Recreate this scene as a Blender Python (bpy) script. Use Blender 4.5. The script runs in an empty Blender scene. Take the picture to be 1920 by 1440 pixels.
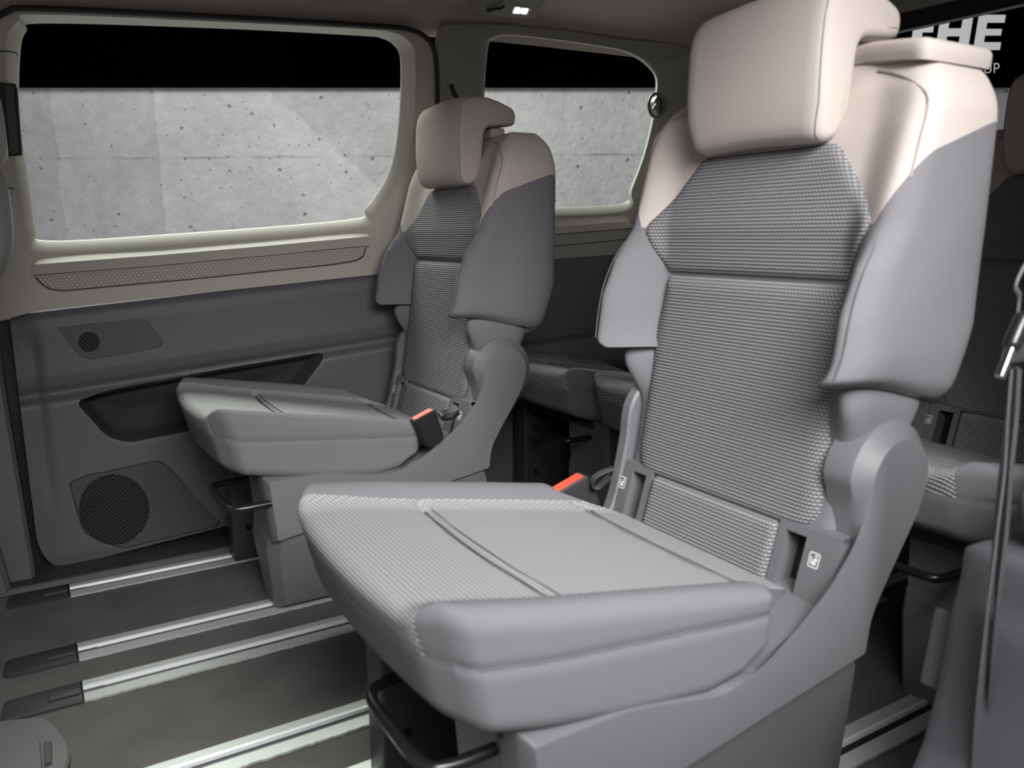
import bpy, bmesh, math, random
import numpy as np
from mathutils import Vector, Matrix
random.seed(7)
C = bpy.context.scene.collection
# ------------------------------------------------------------ camera, world, light, exposure
F, PI_, AZ, ROLL, CH = 1509.7, .18436, 1.03345, -.0073716, .82232
fw = np.array([math.cos(AZ)*math.cos(PI_), math.sin(AZ)*math.cos(PI_), -math.sin(PI_)])
r0 = np.array([math.sin(AZ), -math.cos(AZ), 0.]); u0 = np.cross(r0, fw)
rt = r0*math.cos(ROLL)+u0*math.sin(ROLL); up = u0*math.cos(ROLL)-r0*math.sin(ROLL)
CO = np.array([0, 0, CH])
cam = bpy.data.cameras.new('camera'); camo = bpy.data.objects.new('camera', cam); C.objects.link(camo)
cam.sensor_width = 36; cam.lens = F/1920*36; cam.clip_start = .02
camo.matrix_world = Matrix(((rt[0], up[0], -fw[0], 0), (rt[1], up[1], -fw[1], 0), (rt[2], up[2], -fw[2], CH), (0, 0, 0, 1)))
cam.dof.use_dof = True; cam.dof.focus_distance = 2.25; cam.dof.aperture_fstop = 5.0
bpy.context.scene.camera = camo
sc = bpy.context.scene
sc.view_settings.view_transform = 'Standard'; sc.view_settings.look = 'None'
sc.view_settings.gamma = 1; sc.view_settings.exposure = 0.0
W = bpy.data.worlds.new('sky'); sc.world = W; W.use_nodes = True
W.node_tree.nodes['Background'].inputs[0].default_value = (.97, .965, 1, 1)
W.node_tree.nodes['Background'].inputs[1].default_value = .37
def area(name, loc, target, sx, sy, power, col=(1, 1, 1)):
    l = bpy.data.lights.new(name, 'AREA'); l.shape = 'RECTANGLE'; l.size = sx; l.size_y = sy
    l.energy = power; l.color = col
    o = bpy.data.objects.new(name, l); C.objects.link(o); o.location = loc
    o.rotation_euler = (Vector(target)-Vector(loc)).to_track_quat('-Z', 'Y').to_euler(); return o
sb_ = area('studio_softbox_door_side', (.30, -.24, 1.42), (.62, .85, .62), .95, .7, 12.5, (1, .99, .985)); sb_.data.spread = math.radians(72)
area('studio_softbox_far_side', (.9, 3.9, 3.0), (.8, 2.1, .8), 2.8, 1.0, 170, (.90, 1, .86))
area('studio_softbox_backdrop', (0.4, 4.1, 3.3), (3.1, 5.2, 1.3), 2.0, .8, 96, (1, .975, 1))

# ------------------------------------------------------------ pixel to point helpers
def ray(x, y): return fw*F+rt*(x-960)-up*(y-720)
def onZ(x, y, z=0): d = ray(x, y); return d*((z-CH)/d[2])+CO
def onY(x, y, Y): d = ray(x, y); return d*(Y/d[1])+CO
def onX(x, y, X): d = ray(x, y); return d*(X/d[0])+CO
LEAN = .10
def onW(x, y, off=0):      # side wall plane: vertical below the belt line, leaning in above
    d = ray(x, y); P = onY(x, y, 2.19+off)
    if P[2] <= .65: return P
    n = np.array([0, 1, LEAN]); c = 2.19+off+LEAN*.65
    return CO+d*((c-CO@n)/(d@n))
def wallY(z, off=0): return 2.19+off-(LEAN*(z-.65) if z > .65 else 0)

# ------------------------------------------------------------ materials
def lin(c): return tuple(((v/255)/12.92 if v/255 <= .04045 else ((v/255+.055)/1.055)**2.4) for v in c)
MATS = {}
def nd(nt, t, **k):
    n = nt.nodes.new(t)
    for a, b in k.items(): setattr(n, a, b)
    return n
def mat(name, col, rough=.6, metal=0., bump=0., bscale=900., var=0., vscale=30., spec=.5, coord='Object', sheen=0.):
    m = bpy.data.materials.new(name); m.use_nodes = True; nt = m.node_tree; b = nt.nodes['Principled BSDF']
    b.inputs['Base Color'].default_value = (*col, 1); b.inputs['Roughness'].default_value = rough
    b.inputs['Metallic'].default_value = metal; b.inputs['Specular IOR Level'].default_value = spec
    if sheen: b.inputs['Sheen Weight'].default_value = sheen; b.inputs['Sheen Roughness'].default_value = .4
    tc = nd(nt, 'ShaderNodeTexCoord')
    if bump:
        n = nd(nt, 'ShaderNodeTexNoise'); n.inputs['Scale'].default_value = bscale; n.inputs['Detail'].default_value = 2
        nt.links.new(tc.outputs[coord], n.inputs['Vector'])
        bp = nd(nt, 'ShaderNodeBump'); bp.inputs['Strength'].default_value = bump; bp.inputs['Distance'].default_value = .001
        nt.links.new(n.outputs[0], bp.inputs['Height']); nt.links.new(bp.outputs[0], b.inputs['Normal'])
    if var:
        n = nd(nt, 'ShaderNodeTexNoise'); n.inputs['Scale'].default_value = vscale; n.inputs['Detail'].default_value = 4
        nt.links.new(tc.outputs[coord], n.inputs['Vector'])
        r = nd(nt, 'ShaderNodeMapRange'); r.inputs[1].default_value = .3; r.inputs[2].default_value = .7
        r.inputs[3].default_value = 1-var; r.inputs[4].default_value = 1+var; nt.links.new(n.outputs[0], r.inputs[0])
        x = nd(nt, 'ShaderNodeVectorMath', operation='SCALE'); x.inputs[0].default_value = col
        nt.links.new(r.outputs[0], x.inputs['Scale']); nt.links.new(x.outputs[0], b.inputs['Base Color'])
    MATS[name] = m; return m
def M(nt, op, a, b=None, c=None):
    n = nd(nt, 'ShaderNodeMath', operation=op)
    for i, v in enumerate((a, b, c)):
        if v is None: continue
        if isinstance(v, (int, float)): n.inputs[i].default_value = v
        else: nt.links.new(v, n.inputs[i])
    return n.outputs[0]
def ribbed(name, dark, light, pv=.0095, pu=.0062, thick=.28, bump=.9, dash=.6):
    """woven fabric: raised rows with a dashed light thread, along UV in metres"""
    m = bpy.data.materials.new(name); m.use_nodes = True; nt = m.node_tree; b = nt.nodes['Principled BSDF']
    b.inputs['Roughness'].default_value = .9; b.inputs['Specular IOR Level'].default_value = .2
    tc = nd(nt, 'ShaderNodeTexCoord'); s = nd(nt, 'ShaderNodeSeparateXYZ'); nt.links.new(tc.outputs['UV'], s.inputs[0])
    v = M(nt, 'DIVIDE', s.outputs[1], pv); fv = M(nt, 'FRACT', v); row = M(nt, 'FLOOR', v)
    d = M(nt, 'ABSOLUTE', M(nt, 'SUBTRACT', fv, .5))
    line = M(nt, 'SMOOTH_MIN', M(nt, 'MAXIMUM', M(nt, 'MULTIPLY', M(nt, 'SUBTRACT', thick, d), 12), 0.), 1., .2)
    off = M(nt, 'MULTIPLY', M(nt, 'MODULO', row, 2.), .5)
    fu = M(nt, 'FRACT', M(nt, 'ADD', M(nt, 'DIVIDE', s.outputs[0], pu), off))
    du = M(nt, 'ABSOLUTE', M(nt, 'SUBTRACT', fu, .5))
    ds = M(nt, 'MINIMUM', M(nt, 'MAXIMUM', M(nt, 'MULTIPLY', M(nt, 'SUBTRACT', dash*.5+.08, du), 9), 0.), 1.)
    k = M(nt, 'MULTIPLY', line, M(nt, 'ADD', M(nt, 'MULTIPLY', ds, .85), .15))
    mx = nd(nt, 'ShaderNodeMix', data_type='RGBA'); nt.links.new(k, mx.inputs[0])
    mx.inputs[6].default_value = (*dark, 1); mx.inputs[7].default_value = (*light, 1)
    nt.links.new(mx.outputs[2], b.inputs['Base Color'])
    h = M(nt, 'ADD', M(nt, 'COSINE', M(nt, 'MULTIPLY', M(nt, 'SUBTRACT', fv, .5), 6.2832)), M(nt, 'MULTIPLY', k, .6))
    bp = nd(nt, 'ShaderNodeBump'); bp.inputs['Strength'].default_value = bump; bp.inputs['Distance'].default_value = .0007
    nt.links.new(h, bp.inputs['Height']); nt.links.new(bp.outputs[0], b.inputs['Normal'])
    MATS[name] = m; return m
def grillemat(name, col, hole, pu, pv, sz=1.):
    """moulded dash pattern; brick-like rows of small slots, along UV in metres"""
    m = bpy.data.materials.new(name); m.use_nodes = True; nt = m.node_tree; b = nt.nodes['Principled BSDF']
    b.inputs['Roughness'].default_value = .5
    tc = nd(nt, 'ShaderNodeTexCoord'); s = nd(nt, 'ShaderNodeSeparateXYZ'); nt.links.new(tc.outputs['UV'], s.inputs[0])
    v = M(nt, 'DIVIDE', s.outputs[1], pv); fv = M(nt, 'FRACT', v); row = M(nt, 'FLOOR', v)
    off = M(nt, 'MULTIPLY', M(nt, 'MODULO', row, 2.), .5)
    fu = M(nt, 'FRACT', M(nt, 'ADD', M(nt, 'DIVIDE', s.outputs[0], pu), off))
    a = M(nt, 'POWER', M(nt, 'MULTIPLY', M(nt, 'SUBTRACT', fv, .5), 2.9*sz), 2.)
    c = M(nt, 'POWER', M(nt, 'MULTIPLY', M(nt, 'SUBTRACT', fu, .5), 2.6*sz), 2.)
    k = M(nt, 'MINIMUM', M(nt, 'MAXIMUM', M(nt, 'MULTIPLY', M(nt, 'SUBTRACT', 1., M(nt, 'ADD', a, c)), 4.), 0.), 1.)
    mx = nd(nt, 'ShaderNodeMix', data_type='RGBA'); nt.links.new(k, mx.inputs[0])
    mx.inputs[6].default_value = (*col, 1); mx.inputs[7].default_value = (*hole, 1)
    nt.links.new(mx.outputs[2], b.inputs['Base Color'])
    bp = nd(nt, 'ShaderNodeBump'); bp.inputs['Strength'].default_value = .8; bp.inputs['Distance'].default_value = .001
    nt.links.new(M(nt, 'SUBTRACT', 1., k), bp.inputs['Height']); nt.links.new(bp.outputs[0], b.inputs['Normal'])
    MATS[name] = m; return m

fabric = mat('grey_seat_fabric', (.160, .156, .166), .95, bump=.35, bscale=700, spec=.15)
beige = mat('beige_seat_fabric', (.46, .410, .382), .85, bump=.25, bscale=700, spec=.2)
ribf = ribbed('ribbed_grey_fabric', (.12, .118, .124), (.33, .325, .34), pv=.0052, pu=.0058)
ribc = ribbed('ribbed_cushion_fabric', (.215, .212, .220), (.42, .415, .43), pv=.0056, pu=.0056, thick=.25, bump=.7)
ribw = ribbed('ribbed_insert_fabric', (.14, .137, .143), (.33, .325, .34), pv=.0052, pu=.0058)
plast = mat('grey_seat_plastic', (.135, .132, .141), .45, bump=.25, bscale=1500)
dplast = mat('dark_door_plastic', (.10, .096, .106), .5, bump=.3, bscale=1400)
trimb = mat('beige_trim_plastic', (.46, .43, .385), .55, bump=.2, bscale=1200)
trimp = mat('pillar_trim_plastic', (.30, .285, .255), .6, bump=.2, bscale=1200)
black = mat('black_rubber', (.008, .008, .009), .5)
blackm = mat('black_painted_metal', (.012, .012, .013), .25)
felt = mat('black_felt', (.04, .039, .035), .95, bump=.5, bscale=900, spec=.1)
darkm = mat('dark_metal', (.035, .034, .037), .45)
seamb = mat('beige_seam_thread', (.30, .265, .24), .9)
stitch2 = mat('pale_seam_thread', (.115, .11, .115), .9)
stitch = mat('seam_thread', (.06, .058, .062), .9)
carpet = mat('charcoal_carpet', (.118, .111, .107), 1., bump=1., bscale=1300, var=.12, vscale=9, spec=.05)
headl = mat('headliner_cloth', (.38, .33, .30), .95, bump=.2, bscale=900, spec=.1)
alu = mat('brushed_aluminium', (.47, .49, .475), .42, .25, bump=.1, bscale=500)
alub = mat('bright_aluminium', (.85, .87, .88), .3, .35)
capm = mat('rail_cap_plastic', (.028, .027, .028), .55)
redm = mat('red_button', (.85, .085, .045), .35)
redm2 = mat('salmon_button', (.75, .17, .12), .35)
whitem = mat('white_print', (.75, .75, .75), .6)
white2 = mat('white_letters', (.95, .95, .95), .7)
bgblack = mat('black_fascia', (.0002, .0002, .0002), 1., spec=0)
webb = mat('belt_webbing', (.055, .055, .06), .6, bump=.5, bscale=600)
webl = mat('belt_webbing_light', (.085, .088, .095), .6, bump=.5, bscale=600)
chrome = mat('chrome', (.7, .7, .7), .15, 1.)
grl = grillemat('speaker_grille', (.060, .058, .063), (.001, .001, .001), .0086, .0056, .88); grl.node_tree.nodes['Principled BSDF'].inputs['Specular IOR Level'].default_value = .1
grs = grillemat('moulded_pattern', (.078, .075, .082), (.052, .050, .055), .0086, .0046)
grb = grillemat('beige_vent_pattern', (.33, .30, .275), (.66, .64, .60), .0100, .0068, 1.45)
glass = bpy.data.materials.new('window_glass'); glass.use_nodes = True
_nt = glass.node_tree; _b = _nt.nodes['Principled BSDF']; _o = _nt.nodes['Material Output']
_t = nd(_nt, 'ShaderNodeBsdfTransparent'); _t.inputs[0].default_value = (.97, .97, .97, 1)
_g = nd(_nt, 'ShaderNodeBsdfGlossy'); _g.inputs['Roughness'].default_value = .02
_mx = nd(_nt, 'ShaderNodeMixShader'); _mx.inputs[0].default_value = .0003
_nt.links.new(_t.outputs[0], _mx.inputs[1]); _nt.links.new(_g.outputs[0], _mx.inputs[2]); _nt.links.new(_mx.outputs[0], _o.inputs[0])
def concrete():
    m = bpy.data.materials.new('cast_concrete'); m.use_nodes = True; nt = m.node_tree; b = nt.nodes['Principled BSDF']
    b.inputs['Roughness'].default_value = .9; b.inputs['Specular IOR Level'].default_value = .1
    tc = nd(nt, 'ShaderNodeTexCoord'); P = tc.outputs['UV']; sp = nd(nt, 'ShaderNodeSeparateXYZ'); nt.links.new(P, sp.inputs[0])
    def noise(s, d=5, vec=P):
        n = nd(nt, 'ShaderNodeTexNoise'); n.inputs['Scale'].default_value = s; n.inputs['Detail'].default_value = d
        nt.links.new(vec, n.inputs['Vector']); return n.outputs[0]
    base = M(nt, 'ADD', .365, M(nt, 'ADD', M(nt, 'MULTIPLY', M(nt, 'SUBTRACT', noise(1.6), .5), .22), M(nt, 'ADD', M(nt, 'MULTIPLY', M(nt, 'SUBTRACT', noise(14), .5), .14), M(nt, 'MULTIPLY', M(nt, 'SUBTRACT', noise(70), .5), .07))))
    # pits of two sizes
    wob = M(nt, 'MULTIPLY', M(nt, 'SUBTRACT', noise(45, 3), .5), .22)
    def pits(scale, thr, amp, gain):
        vo = nd(nt, 'ShaderNodeTexVoronoi', voronoi_dimensions='2D'); vo.inputs['Scale'].default_value = scale; nt.links.new(P, vo.inputs['Vector'])
        cs = nd(nt, 'ShaderNodeSeparateColor'); nt.links.new(vo.outputs['Color'], cs.inputs[0])
        rad = M(nt, 'MULTIPLY', M(nt, 'MAXIMUM', M(nt, 'SUBTRACT', cs.outputs[0], thr), 0.), amp)
        rad = M(nt, 'SUBTRACT', rad, .02)
        return M(nt, 'MINIMUM', M(nt, 'MAXIMUM', M(nt, 'MULTIPLY', M(nt, 'SUBTRACT', rad, M(nt, 'ADD', vo.outputs['Distance'], wob)), gain), 0.), 1.)
    pit = M(nt, 'MAXIMUM', pits(6.5, .25, .16, 22), M(nt, 'MULTIPLY', pits(15, .45, .30, 12), .6))
    # vertical shuttering edges and a horizontal joint (wandering lines)
    def edge(axis, pos, wob, width, amp, seed):
        c = M(nt, 'ADD', sp.outputs[axis], M(nt, 'MULTIPLY', M(nt, 'SUBTRACT', noise(3+seed, 4), .5), wob))
        d = M(nt, 'SUBTRACT', c, pos)
        up_ = M(nt, 'MINIMUM', M(nt, 'MAXIMUM', M(nt, 'SUBTRACT', 1., M(nt, 'DIVIDE', M(nt, 'ABSOLUTE', d), width)), 0.), 1.)
        return M(nt, 'MULTIPLY', M(nt, 'MULTIPLY', up_, M(nt, 'SIGN', d)), amp)
    e1 = edge(0, -2.33, .05, .10, .035, 0); e2 = edge(0, -3.0, .09, .14, .03, 1)
    hj = M(nt, 'ADD', sp.outputs[1], M(nt, 'MULTIPLY', M(nt, 'SUBTRACT', noise(7, 3), .5), .02))
    hd = M(nt, 'MAXIMUM', M(nt, 'SUBTRACT', 1., M(nt, 'DIVIDE', M(nt, 'ABSOLUTE', M(nt, 'ADD', hj, .43)), .013)), 0.)
    hm = M(nt, 'MULTIPLY', hd, M(nt, 'MULTIPLY', M(nt, 'MAXIMUM', M(nt, 'SUBTRACT', noise(2.3, 3), .42), 0.), .75))
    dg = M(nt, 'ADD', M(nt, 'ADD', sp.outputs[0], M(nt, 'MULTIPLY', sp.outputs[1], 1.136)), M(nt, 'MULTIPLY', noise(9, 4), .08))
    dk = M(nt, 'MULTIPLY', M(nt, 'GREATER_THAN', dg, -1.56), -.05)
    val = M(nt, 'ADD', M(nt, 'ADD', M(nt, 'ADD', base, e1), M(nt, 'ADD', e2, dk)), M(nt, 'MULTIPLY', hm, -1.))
    val = M(nt, 'MULTIPLY', val, M(nt, 'SUBTRACT', 1., M(nt, 'MULTIPLY', pit, .55)))
    cc = nd(nt, 'ShaderNodeCombineColor')
    for i in range(3): nt.links.new(val, cc.inputs[i])
    nt.links.new(cc.outputs[0], b.inputs['Base Color'])
    bp = nd(nt, 'ShaderNodeBump'); bp.inputs['Strength'].default_value = .5; bp.inputs['Distance'].default_value = .01
    nt.links.new(M(nt, 'SUBTRACT', noise(30, 6), pit), bp.inputs['Height']); nt.links.new(bp.outputs[0], b.inputs['Normal'])
    return m
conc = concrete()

# ------------------------------------------------------------ object helpers
def link(name, me, m=None, parent=None, smooth=True, ang=35):
    o = bpy.data.objects.new(name, me); C.objects.link(o)
    if m: me.materials.clear(); me.materials.append(m)
    if smooth:
        for p in me.polygons: p.use_smooth = True
        try: me.set_sharp_from_angle(angle=math.radians(ang))
        except Exception: pass
    if parent: o.parent = parent; o.matrix_parent_inverse = parent.matrix_world.inverted() if False else Matrix.Translation(-parent.location)
    return o
def mesh(name, vs, fs, m, parent=None, smooth=True, ang=35, uv=None):
    me = bpy.data.meshes.new(name); me.from_pydata([tuple(map(float, v)) for v in vs], [], fs); me.update()
    bm = bmesh.new(); bm.from_mesh(me); bmesh.ops.recalc_face_normals(bm, faces=bm.faces); bm.to_mesh(me); bm.free()
    if uv:
        l = me.uv_layers.new(name='uv').data
        for lp in me.loops: l[lp.index].uv = uv(me.vertices[lp.vertex_index].co)
    return link(name, me, m, parent, smooth, ang)
def frombm(name, bm, m, parent=None, smooth=True, ang=35, uv=None):
    me = bpy.data.meshes.new(name); bm.to_mesh(me); bm.free()
    if uv:
        l = me.uv_layers.new(name='uv').data
        for lp in me.loops: l[lp.index].uv = uv(me.vertices[lp.vertex_index].co)
    return link(name, me, m, parent, smooth, ang)
def empty(name, loc, label=None, cat=None, group=None, kind=None):
    o = bpy.data.objects.new(name, None); C.objects.link(o); o.location = loc; o.empty_display_size = .1
    return tag(o, label, cat, group, kind)
def tag(o, label=None, cat=None, group=None, kind=None):
    if label: o['label'] = label
    if cat: o['category'] = cat
    if group: o['group'] = group
    if kind: o['kind'] = kind
    return o
def lerp(tab, x): return float(np.interp(x, [a for a, b in tab], [b for a, b in tab]))
def sm(a, b, x): t = min(1, max(0, (x-a)/(b-a))); return t*t*(3-2*t)

def axis_pts(h, r, n, k):
    c = [-h+r*(1-math.cos(math.pi/2*i/k)) if False else -h+r*i/k for i in range(k)]
    return c+list(np.linspace(-h+r, h-r, n+1))+[-v for v in reversed(c)]
def rbox(hx, hy, hz, r, nx, ny, nz, k=4, warp=None):
    """closed rounded box on a grid, optional warp(x,y,z)->xyz"""
    bm = bmesh.new(); ax = [axis_pts(hx, r, nx, k), axis_pts(hy, r, ny, k), axis_pts(hz, r, nz, k)]; H = (hx, hy, hz); d = {}
    N = [len(a)-1 for a in ax]
    def V(i, j, l):
        key = (i, j, l)
        if key not in d:
            p = np.array([ax[0][i], ax[1][j], ax[2][l]]); q = np.array([max(-H[c]+r, min(H[c]-r, p[c])) for c in range(3)])
            e = p-q; L = np.linalg.norm(e)
            if L > 1e-9: p = q+e/L*r
            if warp: p = warp(*p)
            d[key] = bm.verts.new(tuple(map(float, p)))
        return d[key]
    def face(a):
        try: bm.faces.new(a)
        except ValueError: pass
    for l in (0, N[2]):
        for i in range(N[0]):
            for j in range(N[1]): face([V(i, j, l), V(i+1, j, l), V(i+1, j+1, l), V(i, j+1, l)])
    for j in (0, N[1]):
        for i in range(N[0]):
            for l in range(N[2]): face([V(i, j, l), V(i+1, j, l), V(i+1, j, l+1), V(i, j, l+1)])
    for i in (0, N[0]):
        for j in range(N[1]):
            for l in range(N[2]): face([V(i, j, l), V(i, j+1, l), V(i, j+1, l+1), V(i, j, l+1)])
    bmesh.ops.recalc_face_normals(bm, faces=bm.faces); return bm
def box(name, c, h, m, parent=None, r=.003, rot=None, n=1):
    R = rot if rot is not None else Matrix.Identity(3)
    cc = Vector(c)
    bm = rbox(h[0], h[1], h[2], min(r, .95*min(h)), n, n, n, 2, lambda x, y, z: tuple(cc+R@Vector((x, y, z))))
    return frombm(name, bm, m, parent)
def catmull(P, n, closed=True):
    P = [np.array(p, float) for p in P]; out = []; N = len(P)
    for i in range(N if closed else N-1):
        g = lambda k: P[k % N] if closed else P[max(0, min(N-1, k))]
        a, b, c, d = g(i-1), g(i), g(i+1), g(i+2)
        for s in range(n):
            t = s/n; out.append(.5*((2*b)+(c-a)*t+(2*a-5*b+4*c-d)*t*t+(3*b-a-3*c+d)*t**3))
    if not closed: out.append(P[-1])
    return out
def roundpoly(P, r, k=4):
    out = []; N = len(P)
    for i in range(N):
        a, b, c = np.array(P[i-1], float), np.array(P[i], float), np.array(P[(i+1) % N], float)
        rr = r[i] if isinstance(r, (list, tuple)) else r
        u = (a-b)/np.linalg.norm(a-b); v = (c-b)/np.linalg.norm(c-b)
        rr = min(rr, .45*np.linalg.norm(a-b), .45*np.linalg.norm(c-b))
        p, q = b+u*rr, b+v*rr
        for s in range(k+1):
            t = s/k; out.append((1-t)**2*p+2*t*(1-t)*b+t*t*q)
    return out
def offs(P, d, wt=None):
    P = [np.array(p, float) for p in P]; N = len(P)
    A = sum(P[i][0]*P[(i+1) % N][1]-P[(i+1) % N][0]*P[i][1] for i in range(N)); s = 1 if A > 0 else -1; out = []
    for i in range(N):
        e1 = P[i]-P[i-1]; e2 = P[(i+1) % N]-P[i]; l1, l2 = np.linalg.norm(e1)+1e-12, np.linalg.norm(e2)+1e-12
        n = np.array([e1[1], -e1[0]])/l1+np.array([e2[1], -e2[0]])/l2; L = np.linalg.norm(n)
        n = n/(L+1e-12)*min(1.5, 2/(L+1e-9)); out.append(P[i]+s*d*n*(wt(P[i]) if wt else 1))
    return out
def prism(name, poly, layers, m, parent=None, ang=35, tf=None, uv=None, wt=None):
    """outline poly (x,z) lofted along y: layers = [(y, inset)...], closed caps"""
    rings = [[(p[0], y, p[1]) for p in offs(poly, -i, wt)] for y, i in layers]; n = len(poly)
    vs = [v for r in rings for v in r]
    if tf: vs = [tf(*v) for v in vs]
    fs = [(a*n+i, a*n+(i+1) % n, (a+1)*n+(i+1) % n, (a+1)*n+i) for a in range(len(rings)-1) for i in range(n)]
    fs += [tuple(range(n)), tuple(range((len(rings)-1)*n, len(rings)*n))]
    return mesh(name, vs, fs, m, parent, True, ang, uv)
def tube(name, pts, r, m, parent=None, n=10, smoothn=6, closed=False):
    P = catmull(pts, smoothn, closed) if smoothn else [np.array(p, float) for p in pts]; vs = []; fs = []; N = len(P)
    ref = np.array([0.13, .21, .97])
    for i, p in enumerate(P):
        t = (P[(i+1) % N] if closed or i < N-1 else P[i])-(P[i-1] if closed or i > 0 else P[i]); t = t/(np.linalg.norm(t)+1e-12)
        a = np.cross(t, ref); a /= np.linalg.norm(a)+1e-12; b = np.cross(t, a)
        for k in range(n): an = 2*math.pi*k/n; vs.append(p+r*(a*math.cos(an)+b*math.sin(an)))
    for i in range(N if closed else N-1):
        for k in range(n): j = (i+1) % N; fs.append((i*n+k, i*n+(k+1) % n, j*n+(k+1) % n, j*n+k))
    if not closed: fs += [tuple(range(n)), tuple(range((N-1)*n, N*n))]
    return mesh(name, vs, fs, m, parent, True, 60)
def ribbon(name, pts, wv, m, parent=None, th=.0012, smoothn=6):
    """flat strap: centreline pts, half-width vectors wv (one or per point)"""
    if not isinstance(wv, list): wv = [wv]*len(pts)
    P = catmull(pts, smoothn, False); Wv = catmull(wv, smoothn, False); vs = []; fs = []; N = len(P)
    for i, p in enumerate(P):
        t = P[min(i+1, N-1)]-P[max(i-1, 0)]; w = Wv[i]; nn = np.cross(t, w); nn = nn/(np.linalg.norm(nn)+1e-12)*th
        vs += [p-w-nn, p+w-nn, p+w+nn, p-w+nn]
    for i in range(N-1):
        for k in range(4): fs.append((i*4+k, i*4+(k+1) % 4, i*4+4+(k+1) % 4, i*4+4+k))
    fs += [(0, 1, 2, 3), tuple(range(4*N-4, 4*N))]
    return mesh(name, vs, fs, m, parent, True, 50)
def pad(name, poly, fn, m, parent=None, step=.006, puff=.006, edge=.02, skirt=.012, uv=None, prot=.003):
    """upholstery pad: convex outline (y,z), fn(y,z)->X front surface, puffed and tucked at its border"""
    ys = [p[0] for p in poly]; zs = [p[1] for p in poly]; bm = bmesh.new()
    ny = int((max(ys)-min(ys))/step)+1; nz = int((max(zs)-min(zs))/step)+1; g = {}
    Y = np.linspace(min(ys)-1e-4, max(ys)+1e-4, ny+1); Z = np.linspace(min(zs)-1e-4, max(zs)+1e-4, nz+1)
    for i in range(ny+1):
        for j in range(nz+1): g[i, j] = bm.verts.new((0, Y[i], Z[j]))
    for i in range(ny):
        for j in range(nz): bm.faces.new([g[i, j], g[i+1, j], g[i+1, j+1], g[i, j+1]])
    N = len(poly); A = sum(poly[i][0]*poly[(i+1) % N][1]-poly[(i+1) % N][0]*poly[i][1] for i in range(N)); s = 1 if A > 0 else -1
    E = []
    for i in range(N):
        a, b = np.array(poly[i]), np.array(poly[(i+1) % N]); e = b-a; L = np.linalg.norm(e)
        if L < 1e-6: continue
        n = s*np.array([e[1], -e[0]])/L; E.append((a, n))
        bmesh.ops.bisect_plane(bm, geom=bm.verts[:]+bm.edges[:]+bm.faces[:], plane_co=(0, a[0], a[1]), plane_no=(0, n[0], n[1]), clear_outer=True, dist=1e-6)
    def dist(y, z): return min(-((y-a[0])*n[0]+(z-a[1])*n[1]) for a, n in E)
    be = [e for e in bm.edges if e.is_boundary]
    r = bmesh.ops.extrude_edge_only(bm, edges=be); sk = {v for v in r['geom'] if isinstance(v, bmesh.types.BMVert)}
    for v in bm.verts:
        y, z = v.co.y, v.co.z; d = max(0, dist(y, z)); t = min(1, d/edge)
        X = fn(y, z)-prot*min(1, t*3)-puff*math.sqrt(max(0, 1-(1-t)**2))+(skirt if v in sk else 0)
        v.co.x = X
    bmesh.ops.recalc_face_normals(bm, faces=bm.faces)
    return frombm(name, bm, m, parent, True, 60, uv)
def split(bm, fn):
    """copy of bm keeping faces where fn(face centre, normal) is true"""
    b = bm.copy(); b.normal_update()
    bmesh.ops.delete(b, geom=[f for f in b.faces if not fn(f.calc_center_median(), f.normal)], context='FACES'); return b

# ================================================================== SETTING
floor = mesh('floor', [(x, y, z) for z in (-.03, 0) for x, y in ((-1.3, .42), (2.35, .42), (2.35, 2.24), (-1.3, 2.24))],
             [(0, 1, 2, 3), (4, 5, 6, 7), (0, 1, 5, 4), (1, 2, 6, 5), (2, 3, 7, 6), (3, 0, 4, 7)], carpet, smooth=False)
tag(floor, 'charcoal carpeted van floor crossed by metal rails', kind='structure')
ground = mesh('ground', [(-6, -5, -.45), (12, -5, -.45), (12, 12, -.45), (-6, 12, -.45)], [(0, 1, 2, 3)], mat('grey_studio_ground', (.5, .5, .5), .8, var=.1, vscale=3), smooth=False)
tag(ground, 'grey ground outside the van', kind='structure')
door1 = empty('door_1', (0.45, 2.19, 0), 'left sliding door with dark panel, beige window surround and speaker grilles', None, None, 'structure')

# --- sliding door lower panel: height field over (X, t) with t = z - .078 X
SL = .078
pock = [(.068, .428), (.14, .440), (.40, .445), (.695, .446), (.62, .36), (.50, .318), (.30, .300), (.175, .300), (.13, .325)]
def sdpoly(p, poly):
    d = 1e9; ins = False; N = len(poly)
    for i in range(N):
        a = poly[i]; b = poly[(i+1) % N]
        ex, ez = b[0]-a[0], b[1]-a[1]; wx, wz = p[0]-a[0], p[1]-a[1]
        t = max(0, min(1, (wx*ex+wz*ez)/(ex*ex+ez*ez+1e-12))); dx, dz = wx-t*ex, wz-t*ez; d = min(d, dx*dx+dz*dz)
        if (a[1] > p[1]) != (b[1] > p[1]) and p[0] < (b[0]-a[0])*(p[1]-a[1])/(b[1]-a[1])+a[0]: ins = not ins
    return math.sqrt(d)*(-1 if ins else 1)
pock = [(float(a), float(b)) for a, b in roundpoly(pock, .02, 4)]
prof = [(.0, 2.203), (.04, 2.193), (.05, 2.192), (.425, 2.166), (.433, 2.168), (.447, 2.196), (.455, 2.197), (.470, 2.186), (.495, 2.180), (.61, 2.180), (.632, 2.184), (.650, 2.198)]
def doorY(X, t):
    y = lerp(prof, t)
    y += .009*math.exp(-((X+.006)/.014)**2)*sm(.12, .3, t)*sm(.62, .55, t)
    y += .012*sm(.02, -.045, X)
    sd = sdpoly((X, t), pock)
    if sd < .002: y += .065*sm(.002, -.022, sd)+.02*sm(-.02, -.09, sd)
    return y
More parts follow.
